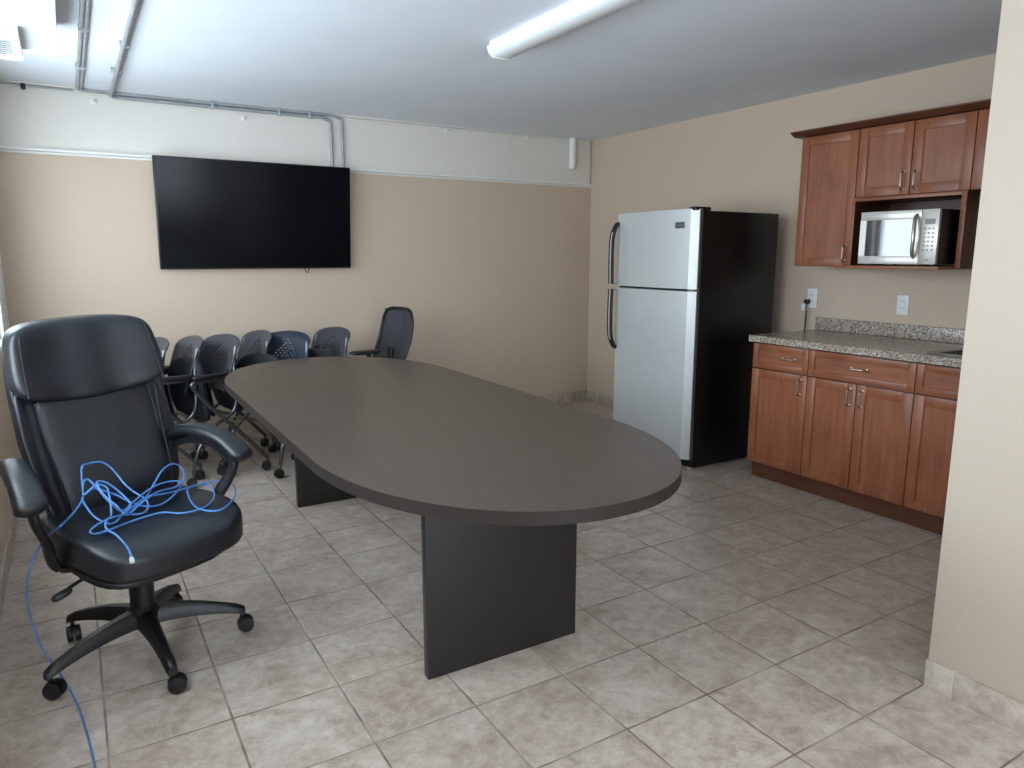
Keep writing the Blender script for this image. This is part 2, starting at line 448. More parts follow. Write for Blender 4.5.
# conduits: along the ceiling, then along the top of the back wall and down to the screen
def conduit(pts, r, label, group=None, mat='conduit'):
    P = fillet(pts, .07, 6)
    return tag(B().tube(P, r, 10).finish('conduit', mat, off=pts[0]), label, 'conduit', group)
yw = YB-.028
conduit([(.150, -1.0, 2.425), (.150, yw, 2.425), (1.80, yw, 2.428), (1.86, yw, 2.405), (1.862, yw, 2.03)], .011,
        'grey metal conduit, left run on the ceiling, outer bend above the screen')
conduit([(.330, -1.0, 2.425), (.330, yw, 2.400), (1.72, yw, 2.403), (1.775, yw, 2.380), (1.777, yw, 2.03)], .011,
        'grey metal conduit, right run on the ceiling, inner bend above the screen')
conduit([(.1705, -1.0, 2.427), (.1705, YB-.045, 2.427)], .009, 'thin grey conduit alongside the left ceiling run, ending at the wall')
conduit([(.3505, -1.0, 2.427), (.3505, YB-.045, 2.427)], .009, 'thin grey conduit alongside the right ceiling run, ending at the wall')
conduit([(XL, YB-.024, 2.418), (.128, YB-.024, 2.418)], .006, 'thin grey conduit at the top left of the back wall', mat='conduit')
conduit([(1.885, YB-.024, 2.412), (4.19, YB-.024, 2.424)], .006, 'thin white painted pipe along the top right of the back wall', mat='white')
def strap(x, y, z, sx, sy, sz, label, mat='conduit'):
    o = B().box(x-sx, x+sx, y-sy, y+sy, z-sz, z+sz, .002).box(x-sx*.3, x+sx*.3, y-sy*.6, y+sy*.6, z-sz-.004, z-sz, 0).finish('pipe_strap', mat, off=(x, y, z))
    return tag(o, label, 'pipe strap', 'straps holding the conduits')
strap(.160, 4.85, 2.424, .026, .007, .016, 'metal strap around the left ceiling conduits, near the wall')
strap(.160, 4.05, 2.424, .022, .007, .016, 'metal strap around the left ceiling conduits, farther from the wall')
strap(.336, 4.85, 2.424, .030, .007, .016, 'metal strap around the right ceiling conduits, near the wall')
strap(.340, 4.25, 2.424, .022, .007, .016, 'metal strap around the right ceiling conduits, farther from the wall')
strap(.95, YB-.028, 2.415, .009, .016, .026, 'metal strap on the back wall conduits, midway to the screen bend')
strap(1.40, YB-.028, 2.415, .009, .016, .026, 'metal strap on the back wall conduits, right of the middle one')
strap(1.62, YB-.028, 2.415, .009, .016, .026, 'metal strap on the back wall conduits beside the bend')
strap(-.135, YB-.022, 2.413, .013, .012, .016, 'small black clip on the thin pipe at far left', 'black')
for x, z, lab in ((.235, 2.36, 'small white hook on the cream band, left end'), (1.15, 2.345, 'small white hook on the cream band above the screen'),
             (2.74, 2.40, 'small white hook on the cream band right of the screen'), (3.52, 2.405, 'small white hook on the cream band toward the corner')):
    o = B().box(x-.018, x+.018, YB-.018, YB-.012, z-.012, z+.018, .002).tube(fillet([(x, YB-.018, z+.005), (x, YB-.045, z-.005), (x, YB-.045, z+.016)], .01), .004, 8).finish('wall_hook', 'white', off=(x, YB-.012, z))
    tag(o, lab, 'hook', 'white hooks along the cream band')
o = B().lathe([(.026, 0), (.030, .006), (.030, .262), (.027, .268)], (4.0, YB-.044, 2.172), 20).finish('white_tube', 'white', off=(4.0, YB-.044, 2.172))
tag(o, 'short white vertical plastic tube near the back right corner', 'tube')

# television
tv = thing('television', (1.21, 5.47, 1.672), 'large black flat screen television hanging on the back wall', 'television')
B().box(.538, 1.879, 5.47, 5.51, 1.298, 2.046, .005).box(.80, 1.62, 5.51, 5.535, 1.46, 1.92, .01).finish('housing', 'tvframe', tv, world=True)
B().box(.546, 1.874, 5.468, 5.4705, 1.312, 2.039).finish('screen', 'blackgloss', tv, world=True)
B().box(1.05, 1.37, 5.535, 5.560, 1.58, 1.85).finish('wall_bracket', 'black', tv, world=True)
B().tube([(1.53, 5.50, 1.31), (1.535, 5.50, 1.275), (1.55, 5.50, 1.262), (1.56, 5.50, 1.28), (1.562, 5.50, 1.31)], .003, 6, smooth=4).finish('cord_loop', 'black', tv, world=True)
B().box(1.19, 1.23, 5.4665, 5.4685, 1.302, 1.309).finish('indicator', 'tvframe', tv, world=True)

tv.rotation_euler = (math.radians(5.2), 0, 0); tv.location.y = 5.455

# ------------------------------------------------------------------ fridge
fx0, fx1, fy0, fy1 = 3.312, 4.10, 3.280, 4.070
fr = thing('refrigerator', ((fx0+fx1)/2, (fy0+fy1)/2, 0), 'stainless steel top freezer refrigerator with black sides', 'refrigerator')
B().box(fx0+.085, fx1, fy0+.005, fy1-.005, .03, 1.672, .006).finish('cabinet_body', 'fridgeside', fr, world=True)
def fdoor(z0, z1, name):
    # slightly bowed front, rounded vertical edges
    out = []
    n = 18
    for i in range(n+1):
        t = i/n; y = fy0+.004+(fy1-fy0-.008)*t; u = abs(2*t-1)
        out.append((fx0+.020*u**2+.030*max(0, (u-.93)/.07)**2, y))
    out += [(fx0+.075, fy1-.004), (fx0+.075, fy0+.004)]
    return B().prism(out, z1, 'Z', z0, .002).finish(name, 'stainless', fr, world=True, ang=30)
d1 = fdoor(1.187, 1.682, 'freezer_door'); d2 = fdoor(.075, 1.172, 'fridge_door')
for dd, z0, z1 in ((d1, 1.190, 1.679), (d2, .078, 1.169)):
    B().box(fx0+.052, fx0+.0755, fy0-.001, fy0+.006, z0, z1, .001).finish('door_edge', 'fridgeedge', dd, off=(fr.location.x, fr.location.y, 0))
B().box(fx0+.075, fx0+.085, fy0+.01, fy1-.01, .08, 1.668).finish('door_gasket', 'black', fr, world=True)
def fhandle(dd, z0, z1, ztip, up):
    y = fy1-.052; x = fx0-.043
    # blade that springs from the door at its far end and runs straight to the split
    P = [(fx0+.02, y+.006, ztip), (fx0-.012, y+.002, ztip+(-.035 if up else .035)), (x, y, ztip+(-.13 if up else .13)), (x, y, (z0 if up else z1)+(.03 if up else -.03)), (x+.01, y, z0 if up else z1), (fx0+.012, y, z0 if up else z1)]
    b = B(); Q = spline([Vector(p) for p in P], 6); rings = []
    for i, q in enumerate(Q):
        w = .017; t = .011
        rings.append([b.bm.verts.new(q+Vector((dx, dy, 0))) for dx, dy in ((-t, -w), (-t*1.2, 0), (-t, w), (t, w), (t, -w))])
    for A, C in zip(rings, rings[1:]):
        for k in range(5): b.bm.faces.new((A[k], A[(k+1) % 5], C[(k+1) % 5], C[k]))
    b.bm.faces.new(rings[0][::-1]); b.bm.faces.new(rings[-1])
    h = b.finish('handle', 'black', dd, off=(fr.location.x, fr.location.y, 0), label='black curved handle with stainless face')
    b = B(); rings = []
    for q in Q[9:-7]:
        rings.append([b.bm.verts.new(q+Vector((dx, dy, 0))) for dx, dy in ((-.0145, -.012), (-.0145, -.002), (-.010, -.002), (-.010, -.012))])
    for A, C in zip(rings, rings[1:]):
        for k in range(4): b.bm.faces.new((A[k], A[(k+1) % 4], C[(k+1) % 4], C[k]))
    b.bm.faces.new(rings[0][::-1]); b.bm.faces.new(rings[-1])
    b.finish('handle_inlay', 'stainless', dd, off=(fr.location.x, fr.location.y, 0))
    return h
fhandle(d1, 1.20, 0, 1.625, True); fhandle(d2, 0, 1.160, .735, False)
hz = fr.location
B().box(fx0+.02, fx0+.15, fy0+.006, fy0+.07, 1.672, 1.694, .006).finish('hinge_cover', 'black', fr, world=True)
B().box(fx0+.012, fx0+.07, fy0+.002, fy0+.05, 1.173, 1.186, .003).finish('middle_hinge', 'chrome', fr, world=True)
B().box(fx0+.002, fx0+.004, 3.377, 3.442, 1.583, 1.586).finish('badge_line', 'chrome', d1, off=(hz.x, hz.y, 0))
bd = B().box(fx0+.003, fx0+.009, 3.372, 3.447, 1.566, 1.604, .001).finish('badge', 'fridgeedge', d1, off=(hz.x, hz.y, 0), label='small grey maker badge')
B().box(fx0+.09, fx1-.02, fy0+.02, fy1-.02, .012, .035).finish('plinth_grille', 'black', fr, world=True)
for x in (fx0+.11, fx1-.08):
    for y in (fy0+.05, fy1-.05):
        B().lathe([(.02, 0), (.02, .008), (.011, .010), (.011, .032)], (x, y, 0), 12).finish('foot', 'white', fr, world=True)

# ------------------------------------------------------------------ kitchen
XF = 3.605        # base cabinet door plane
def shaker(b, x, y0, y1, z0, z1, rail=.055, th=.019, inset=.008):
    """frame-and-panel front facing -X at plane x"""
    b.box(x, x+th, y0, y0+rail, z0, z1, .0015); b.box(x, x+th, y1-rail, y1, z0, z1, .0015)
    b.box(x, x+th, y0+rail, y1-rail, z0, z0+rail, .0015); b.box(x, x+th, y0+rail, y1-rail, z1-rail, z1, .0015)
    b.box(x+inset, x+th-.002, y0+rail-.002, y1-rail+.002, z0+rail-.002, z1-rail+.002)
    # narrow lip round the panel
    for ya, yb, za, zb in ((y0+rail, y0+rail+.004, z0+rail, z1-rail), (y1-rail-.004, y1-rail, z0+rail, z1-rail), (y0+rail, y1-rail, z0+rail, z0+rail+.004), (y0+rail, y1-rail, z1-rail-.004, z1-rail)):
        b.box(x+.0055, x+inset+.002, ya, yb, za, zb)
    return b
def pull(par, x, y, z, vertical=True, L=.088):
    h = L/2
    if vertical: P = [(x+.002, y, z-h), (x-.028, y, z-h), (x-.028, y, z+h), (x+.002, y, z+h)]
    else: P = [(x+.002, y-h, z), (x-.028, y-h, z), (x-.028, y+h, z), (x+.002, y+h, z)]
    b = B().tube(fillet(P, .016, 5), .0048, 8)
    for e in (P[0], P[-1]): b.lathe([(.009, 0), (.009, .004), (.006, .006)], (x+.001, e[1], e[2]), 12, 'X', Matrix.Rotation(PI, 3, 'Z'))
    p = par
    while p.parent is not None: p = p.parent
    return b.finish('handle', 'chrome', par, off=tuple(p.location))
def base_unit(y0, y1, fronts, label):
    c = thing('base_cabinet', ((XF+XR)/2, (y0+y1)/2, 0), label, 'cabinet', 'base cabinets under the counter')
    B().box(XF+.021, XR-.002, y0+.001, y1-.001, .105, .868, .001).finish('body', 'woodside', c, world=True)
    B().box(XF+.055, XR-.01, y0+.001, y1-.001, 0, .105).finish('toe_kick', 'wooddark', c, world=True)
    for kind, a, e, z0, z1, hs in fronts:
        d = shaker(B(), XF, a, e, z0, z1, .052 if kind == 'door' else .036).finish(kind, 'wood' if kind == 'door' else 'woodh', c, world=True)
        for (hy, hz_, vert) in hs: pull(d, XF, hy, hz_, vert)
    return c
g = .0025
base_unit(2.62, 3.02, [('drawer', 2.62+g, 3.02-g, .712, .862, [(2.755, .790, False)]),
                       ('door', 2.62+g, 3.02-g, .110, .705, [(2.662, .635, True)])],
          'narrow brown wood base cabinet nearest the refrigerator')
base_unit(1.995, 2.62, [('drawer', 1.995+g, 2.62-g, .712, .862, [(2.305, .790, False)]),
                        ('door', 2.309+g, 2.62-g, .110, .705, [(2.345, .630, True)]),
                        ('door', 1.995+g, 2.309-g, .110, .705, [(2.273, .630, True)])],
          'wide two door brown wood base cabinet in the middle of the row')
base_unit(1.37, 1.995, [('drawer', 1.37+g, 1.995-g, .712, .862, []),
                        ('door', 1.683+g, 1.995-g, .110, .705, []), ('door', 1.37+g, 1.683-g, .110, .705, [])],
          'brown wood base cabinet under the sink, cut off by the partition wall')
# worktop with a hole for the sink
ct = thing('countertop', (3.91, 2.10, .87), 'speckled brown granite look countertop with backsplash above the base cabinets', 'countertop')
zt0, zt1, xa, xb = .872, .910, 3.582, XR
sx0, sx1, sy0, sy1 = 3.69, 4.13, 1.25, 1.96
b = B().box(xa, xb, sy1, 3.038, zt0, zt1, 0).box(xa, sx0, YP, sy1, zt0, zt1, 0).box(sx1, xb, YP, sy1, zt0, zt1, 0).box(sx0, sx1, YP, sy0, zt0, zt1, 0)
b.finish('slab', 'granite', ct, world=True)
B().box(XR-.022, XR, YP+.002, 3.045, .911, .992, .004).finish('backsplash', 'granite', ct, world=True)
sk = thing('kitchen_sink', (3.91, 1.6, .9), 'stainless steel drop-in sink set in the counter beside the partition wall', 'sink')
b = B().box(sx0-.025, sx0+.012, sy0-.025, sy1+.025, .911, .916, .002).box(sx1-.012, sx1+.025, sy0-.025, sy1+.025, .911, .916, .002)
b.box(sx0+.012, sx1-.012, sy1-.012, sy1+.025, .911, .916, .002).box(sx0+.012, sx1-.012, sy0-.025, sy0+.012, .911, .916, .002)
b.finish('rim', 'sinksteel', sk, world=True)
b = B().box(sx0+.003, sx0+.008, sy0+.003, sy1-.003, .76, .911).box(sx1-.008, sx1-.003, sy0+.003, sy1-.003, .76, .911).box(sx0+.008, sx1-.008, sy0+.003, sy0+.008, .76, .911).box(sx0+.008, sx1-.008, sy1-.008, sy1-.003, .76, .911).box(sx0+.003, sx1-.003, sy0+.003, sy1-.003, .755, .76)
b.finish('basin', 'sinksteel', sk, world=True)

# wall cabinets
XU = 3.92
def wall_unit(y0, y1, z0, z1, doors, label):
    c = thing('wall_cabinet', ((XU+XR)/2, (y0+y1)/2, z0), label, 'cabinet', 'wall cabinets above the counter')
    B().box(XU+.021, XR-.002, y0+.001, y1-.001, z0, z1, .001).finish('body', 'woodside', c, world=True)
    for a, e, hy, hz_ in doors:
        d = shaker(B(), XU, a+g, e-g, z0+.003, z1-.003, .052).finish('door', 'wood', c, world=True)
        if hy: pull(d, XU, hy, hz_, True)
    return c
wall_unit(2.622, 3.005, 1.332, 2.108, [(2.622, 3.005, 2.657, 1.412)], 'tall single door brown wood wall cabinet left of the microwave')
wall_unit(1.992, 2.622, 1.722, 2.108, [(2.307, 2.622, 2.343, 1.800), (1.992, 2.307, 2.273, 1.800)], 'short double door brown wood wall cabinet above the microwave')
wall_unit(1.39, 1.992, 1.722, 2.108, [(1.39, 1.992, None, 0)], 'brown wood wall cabinet at right, mostly hidden by the partition wall')
n = thing('microwave_shelf', (4.05, 2.31, 1.33), 'open brown wood niche shelf holding the microwave', 'shelf')
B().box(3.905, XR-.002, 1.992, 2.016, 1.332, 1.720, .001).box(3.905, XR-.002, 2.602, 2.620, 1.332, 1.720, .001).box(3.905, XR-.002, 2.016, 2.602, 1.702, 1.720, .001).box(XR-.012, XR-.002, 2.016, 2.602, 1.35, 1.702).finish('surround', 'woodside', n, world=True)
for y0, y1, z0, z1 in ((1.991, 2.017, 1.332, 1.720), (2.602, 2.620, 1.332, 1.720), (2.017, 2.602, 1.701, 1.720)):
    B().box(3.898, 3.906, y0, y1, z0, z1, .001).finish('edge_strip', 'woodh', n, world=True)
B().box(3.745, XR-.015, 2.017, 2.601, 1.326, 1.342, .002).finish('shelf_board', 'woodh', n, world=True)
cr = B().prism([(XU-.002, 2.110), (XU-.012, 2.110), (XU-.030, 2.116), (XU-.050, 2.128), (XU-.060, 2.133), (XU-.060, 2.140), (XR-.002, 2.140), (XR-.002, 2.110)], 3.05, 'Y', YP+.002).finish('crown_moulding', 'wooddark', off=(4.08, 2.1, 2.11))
tag(cr, 'dark brown crown moulding along the top of the wall cabinets', 'moulding')

# microwave
mw = thing('microwave', (3.95, 2.257, 1.343), 'small silver microwave with a black side on the niche shelf', 'microwave')
mx, my0, my1, mz0, mz1 = 3.765, 2.045, 2.470, 1.352, 1.630
B().box(mx+.022, 4.11, my0, my1, mz0, mz1, .003).finish('body', 'mwblack', mw, world=True)
# door: frame with window (left in view = +y)
dy0 = 2.135
dr = B().box(mx, mx+.021, dy0, my1, mz1-.045, mz1, .002).box(mx, mx+.021, dy0, my1, mz0, mz0+.042, .002).box(mx, mx+.021, dy0, dy0+.040, mz0+.042, mz1-.045, .0).box(mx, mx+.021, my1-.035, my1, mz0+.042, mz1-.045, .0).finish('door', 'mwwhite', mw, world=True)
off = tuple(mw.location)
B().box(mx+.004, mx+.019, dy0+.040, my1-.035, mz0+.042, mz1-.045).finish('door_window', 'mwglass', dr, off=off)
P = [(mx+.003, dy0+.024, mz0+.035), (mx-.022, dy0+.020, mz0+.060), (mx-.034, dy0+.014, (mz0+mz1)/2), (mx-.022, dy0+.020, mz1-.050), (mx+.003, dy0+.024, mz1-.028)]
B().tube(P, .0095, 10, smooth=6).finish('handle', 'chrome', dr, off=off, label='curved chrome handle')
cp = B().box(mx, mx+.021, my0, dy0-.002, mz0, mz1, .002).finish('control_panel', 'mwwhite', mw, world=True)
B().box(mx-.001, mx+.002, my0+.017, dy0-.020, mz1-.075, mz1-.048).finish('display', 'lcd', cp, off=off)
for r in range(6):
    for c in range(3):
        y = my0+.024+c*.021; z = mz1-.098-r*.0215
        B().box(mx-.0012, mx+.002, y-.0055, y+.0055, z-.0045, z+.0045, .001).finish('button', 'button', cp, off=off)
B().box(mx-.0012, mx+.002, my0+.035, my0+.056, mz0+.018, mz0+.026, .001).finish('button', 'button', cp, off=off, label='long start button')
for x in (3.80, 4.08):
    for y in (my0+.03, my1-.03): B().lathe([(.009, 0), (.009, .011)], (x, y, 1.342), 10).finish('foot', 'black', mw, world=True)

# outlets and cords
def outlet(y, z, label, h=.058, w=.036):
    o = thing('wall_outlet', (XR, y, z), label, 'outlet', 'white outlets above the counter')
    B().box(-.006, 0, -w, w, -h, h, .002).finish('cover_plate', 'white', o)
    for s_ in (-1, 1):
        r = B().lathe([(.0165, 0), (.0165, .0025)], (-.0085, 0, s_*.020), 20, 'X').finish('receptacle', 'white', o)
        B().box(-.0092, -.0084, -.008, -.006, s_*.020-.004, s_*.020+.006).box(-.0092, -.0084, .006, .008, s_*.020-.004, s_*.020+.006).finish('slot', 'darkhole', r)
outlet(2.47, 1.105, 'white duplex wall outlet over the backsplash, nothing plugged in')
outlet(3.093, 1.115, 'white wall outlet beside the refrigerator with a black plug in it', .064, .038)
ad = B().box(XR-.028, XR-.0005, 3.115, 3.155, 1.028, 1.078, .003).box(XR-.031, XR-.028, 3.130, 3.140, 1.050, 1.056).finish('plug_adapter', 'white', off=(XR, 3.135, 1.05))
tag(ad, 'small white box just below the black plug beside the refrigerator', 'adapter')
cd = B().box(XR-.040, XR-.0094, 3.098, 3.130, 1.078, 1.108, .006).tube([(XR-.030, 3.115, 1.085), (XR-.034, 3.112, 1.05), (XR-.036, 3.108, .98), (XR-.036, 3.112, .90), (XR-.04, 3.13, .80), (XR-.03, 3.2, .6)], .0055, 8, smooth=5)
cd = cd.finish('power_cord', 'black', off=(XR-.03, 3.11, 1.09)); tag(cd, 'black plug and cord hanging from the outlet beside the refrigerator', 'power cord')

# ------------------------------------------------------------------ conference table
TC = Vector((1.219, 2.992, 0)); th = -.012
tb = thing('conference_table', TC, 'long dark brown racetrack conference table on two panel legs', 'table', rz=th)
def racetrack(w, L, bb, nn=2.085, K=128):
    o = []
    for k in range(K):
        t = 2*PI*(k+.5)/K; c, s_ = math.cos(t), math.sin(t)
        o.append((w*math.copysign(abs(c)**(2/nn), c), bb*math.copysign(abs(s_)**(2/nn), s_)+L*(1 if s_ > 0 else -1)))
    return o
B().prism(racetrack(.597, .756, .831), .750, 'Z', .7485).finish('tabletop', 'laminate', tb, label='brown wood grain laminate top')
B().prism(racetrack(.599, .756, .833), .7495, 'Z', .712, .002).finish('edge_band', 'lamedge', tb)
for y in (-.968, .932):
    xo = .05 if y > 0 else -.006
    B().box(-.300+xo, .300+xo, y-.016, y+.016, 0, .712, .001).finish('leg', 'legpanel', tb)
# ------------------------------------------------------------------ executive chair
# local frame: +Y is the way the chair faces, +X to the sitter's right seen from the camera's left... (X = s, Y = f)
fvec = Vector((.40, -.916, 0)).normalized()
RZ = math.atan2(fvec.y, fvec.x)-PI/2         # rotates local +Y onto fvec; local -X then points to world s
oc = thing('office_chair', (.118, 2.70, 0), 'black leather high back executive office chair in the left foreground', 'chair', rz=RZ)
# local x is mirrored with respect to s: world s = -local x
def caster(par, x, y, r=.027, dirv=0, mat='rubber', stem='black', top=.085, tw=.020, name='caster'):
    """twin wheel caster, touching the floor, axle direction dirv"""
    R = Matrix.Rotation(dirv, 3, 'Z')
    ox, oy = .012*math.cos(dirv+PI/2), .012*math.sin(dirv+PI/2)
    b = B()
    for s_ in (-1, 1):
        c = R @ Vector((s_*(tw*.5+.003), 0, 0))
        b.lathe([(r*.55, -tw*.5), (r*.93, -tw*.45), (r, -tw*.2), (r, tw*.2), (r*.93, tw*.45), (r*.55, tw*.5)], (x+ox+c.x, y+oy+c.y, r), 20, 'X', R)
    w = b.finish(name, mat, par)
    b = B().lathe([(.007, r), (.007, top)], (x, y, 0), 12)
    # hood over the wheels
    hood = []
    for i in range(9):
        a = PI*(i/8); hood.append((math.cos(a)*r*1.08, math.sin(a)*r*1.08))
    rings = []
    for (hy, hz) in hood:
        rings.append([b.bm.verts.new(R @ Vector((sx*(tw*.35), hy, hz))+Vector((x+ox, y+oy, r))) for sx in (-1, 1)])
    for A, C in zip(rings, rings[1:]): b.bm.faces.new((A[0], A[1], C[1], C[0]))
    p2 = b.finish('fork', stem, w)
    return w
angs = [207, 279, 356-1, 65, 134]
for i, a in enumerate(angs):
    la = math.radians(a)-RZ                   # world angle to local angle
    dx, dy = math.cos(la), math.sin(la)
    P = [(0, .145, .050, .030), (.07, .142, .040, .026), (.16, .132, .031, .022), (.25, .112, .026, .017), (.31, .094, .024, .014), (.335, .080, .018, .014)]
    b = B(); rings = []
    Q = spline([Vector((p[0], p[1], 0)) for p in P], 4); W = spline([Vector((p[2], p[3], 0)) for p in P], 4)
    for q, w in zip(Q, W):
        w0, h0 = w.x*.80, w.y*1.15
        ring = []
        for u, v in ((-1, -.9), (-.85, .3), (-.45, .9), (.45, .9), (.85, .3), (1, -.9)):
            lx, ly, lz = q.x, u*w0, q.y+v*h0
            ring.append(b.bm.verts.new((lx*dx-ly*dy, lx*dy+ly*dx, lz)))
        rings.append(ring)
    for A, C in zip(rings, rings[1:]):
        for k in range(6): b.bm.faces.new((A[k], A[(k+1) % 6], C[(k+1) % 6], C[k]))
    b.bm.faces.new(rings[0][::-1]); b.bm.faces.new(rings[-1])
    b.finish('base_leg', 'black', oc, ang=50)
    caster(oc, .322*dx, .322*dy, .029, la+[.5, -.3, -1.57, .2, .9][i], top=.085)
B().lathe([(.040, .105), (.052, .112), (.055, .165), (.043, .180), (.036, .190)], (0, 0, 0), 28).finish('hub', 'black', oc)
b = B().lathe([(.034, .17), (.040, .175), (.040, .28), (.045, .282), (.045, .315), (.036, .317), (.036, .345), (.027, .347), (.027, .40)], (0, 0, 0), 24)
b.finish('gas_lift', 'black', oc)
B().box(-.085, .085, -.13, .12, .355, .405, .012).finish('tilt_mechanism', 'black', oc)
# tilt lever with paddle, on the camera's left
b = B().tube([(.06, .05, .395), (.19, .07, .385), (.262, .08, .368)], .006, 8)
b.quadric((.030, .016, .010), lambda v: Vector((v.x, v.y, v.z-.25*v.x)), 3, 6, (.285, .085, .356)); b.finish('lever', 'black', oc)
# seat cushion
def seatfn(v):
    x, y, z = v
    y2 = y/.27
    w = 1.0-.10*max(0, -y2)-.04*max(0, y2)**3
    x *= w
    f_ = y+.025*(1-(x/.27)**2)*(1 if y > 0 else .0)*max(0, y2)
    z2 = z
    if y2 > .35: z2 -= .040*((y2-.35)/.65)**2          # waterfall front
    if z > 0: z2 += .016*abs(x/.27)**2.2-.010*(1-abs(x/.27)**2)*(1-min(1, abs(y2)))
    return Vector((x, f_, z2))
st = B().quadric((.268, .268, .054), seatfn, 5.5, 16).finish('seat_cushion', 'leather', oc); st.location = (-.014, .015, .474)
B().quadric((.245, .25, .022), lambda v: Vector((v.x, v.y, v.z-(.045*max(0, v.y/.25)**2))), 4, 8, (0, .005, .418)).finish('seat_pan', 'black', oc)
def seat_surf(x, y):       # top of the seat at local x,y (cushion frame) for seams
    u, v_ = abs(x/.268), abs(y/.275)
    z = .052*max(0, 1-u**4.5-v_**4.5)**(1/4.5)
    q = seatfn(Vector((x, y, z))); return q
seam = []
for k in range(60):
    t = 2*PI*k/60; c, s_ = math.cos(t), math.sin(t)
    x = .222*math.copysign(abs(c)**.45, c); y = .235*math.copysign(abs(s_)**.45, s_); seam.append(seat_surf(x, y)+Vector((0, .0, .0005)))
B().tube(seam, .0028, 6, closed=True).finish('piping', 'leather', st)
# backrest: (x, w) by height
def lean(z): return -.225-(z-.46)*.24-.05*max(0, (z-.9))**1.0*.6
ROLL = .04
def halfw(z):
    P = [(.45, .195), (.55, .235), (.65, .252), (.80, .262), (.95, .256), (1.05, .248), (1.12, .240), (1.18, .228)]
    for (a, b_), (c, d) in zip(P, P[1:]):
        if z <= c: t = max(0, (z-a)/(c-a)); return b_+(d-b_)*t
    return P[-1][1]
def backfn(zc, hz, th0, fwd=0, flare=.045, scale=1.0, bulge=0):
    def fn(v):
        z = zc+v.z
        x = v.x*halfw(z)*scale
        u = v.x
        y = lean(z)+fwd+v.y*th0+flare*abs(u)**2.2+bulge*(1-u*u)
        return Vector((x, y, z))
    return fn
B().quadric((1, 1, .37), backfn(.80, .37, .036, -.02, .06), 6, 16).finish('back_shell', 'leather', oc)
for s_ in (-1, 1):          # side bolsters
    def bf(v, s_=s_):
        z = .735+v.z; hw = halfw(z)
        return Vector((s_*(hw-.036+v.x*.040), lean(z)+.030+v.y*.034+.022*(1 if v.x*s_ > 0 else 0)*abs(v.x), z))
    B().quadric((1, 1, .255), bf, 3.6, 12).finish('side_bolster', 'leather', oc)
def cpf(v):
    z = .715+v.z; t = (z-.48)/.5
    hw = (.178+.032*t) 
    return Vector((v.x*hw, lean(z)+.036+v.y*.032+.010*(1-v.x**2)+.025*math.exp(-((z-.62)/.11)**2)+.016*abs(v.x)**2, z))
cp_ = B().quadric((1, 1, .262), cpf, 5, 16).finish('centre_panel', 'leather', oc)
pts = []
for k in range(40):
    t = k/39
    if t < .42: x, z = .207-.028*(t/.42)**.8, .930-(t/.42)*.39
    elif t < .58: tt = (t-.42)/.16; x, z = .179*math.cos(tt*PI), .540-.045*math.sin(tt*PI)**.5
    else: x, z = -(.179+.028*((t-.58)/.42)), .540+((t-.58)/.42)*.39
    pts.append(Vector((x, lean(z)+.064+.016*abs(x/.17)**2+.010+.018*math.exp(-((z-.62)/.11)**2), z)))
B().tube(pts, .0035, 6, smooth=2).finish('piping', 'leather', cp_)
def headfn(v):
    z = 1.064+v.z
    hw = halfw(z)*1.0
    if v.z < 0: z += -.034*(1-v.x**2)*(-v.z/.13)        # lower edge bows down in the middle
    else: z += .012*(1-v.x**2)
    puff = .010*math.sin(v.x*9+1)*.25
    y = lean(z)+.040+v.y*.056+.048*abs(v.x)**2.4+puff*(1 if v.y > 0 else 0)
    return Vector((v.x*hw*1.01, y, z))
hd = B().quadric((1, 1, .120), headfn, 6.5, 18).finish('headrest', 'leather', oc)
for s_ in (-1, 1):
    q = []
    for k in range(14):
        z = .955+.2*k/13; x = s_*halfw(z)*.90
        q.append((x, lean(z)+.040+.052+.048*abs(.9)**2.4, z))
    B().tube(q, .0026, 6, smooth=2).finish('piping', 'leather', hd)
for o in list(oc.children):
    if o.name.split('.')[0] in ('back_shell', 'side_bolster', 'centre_panel', 'headrest'): o.rotation_euler = (0, ROLL, 0); o.location = (-.80*math.sin(ROLL)-.038, 0, -.018)
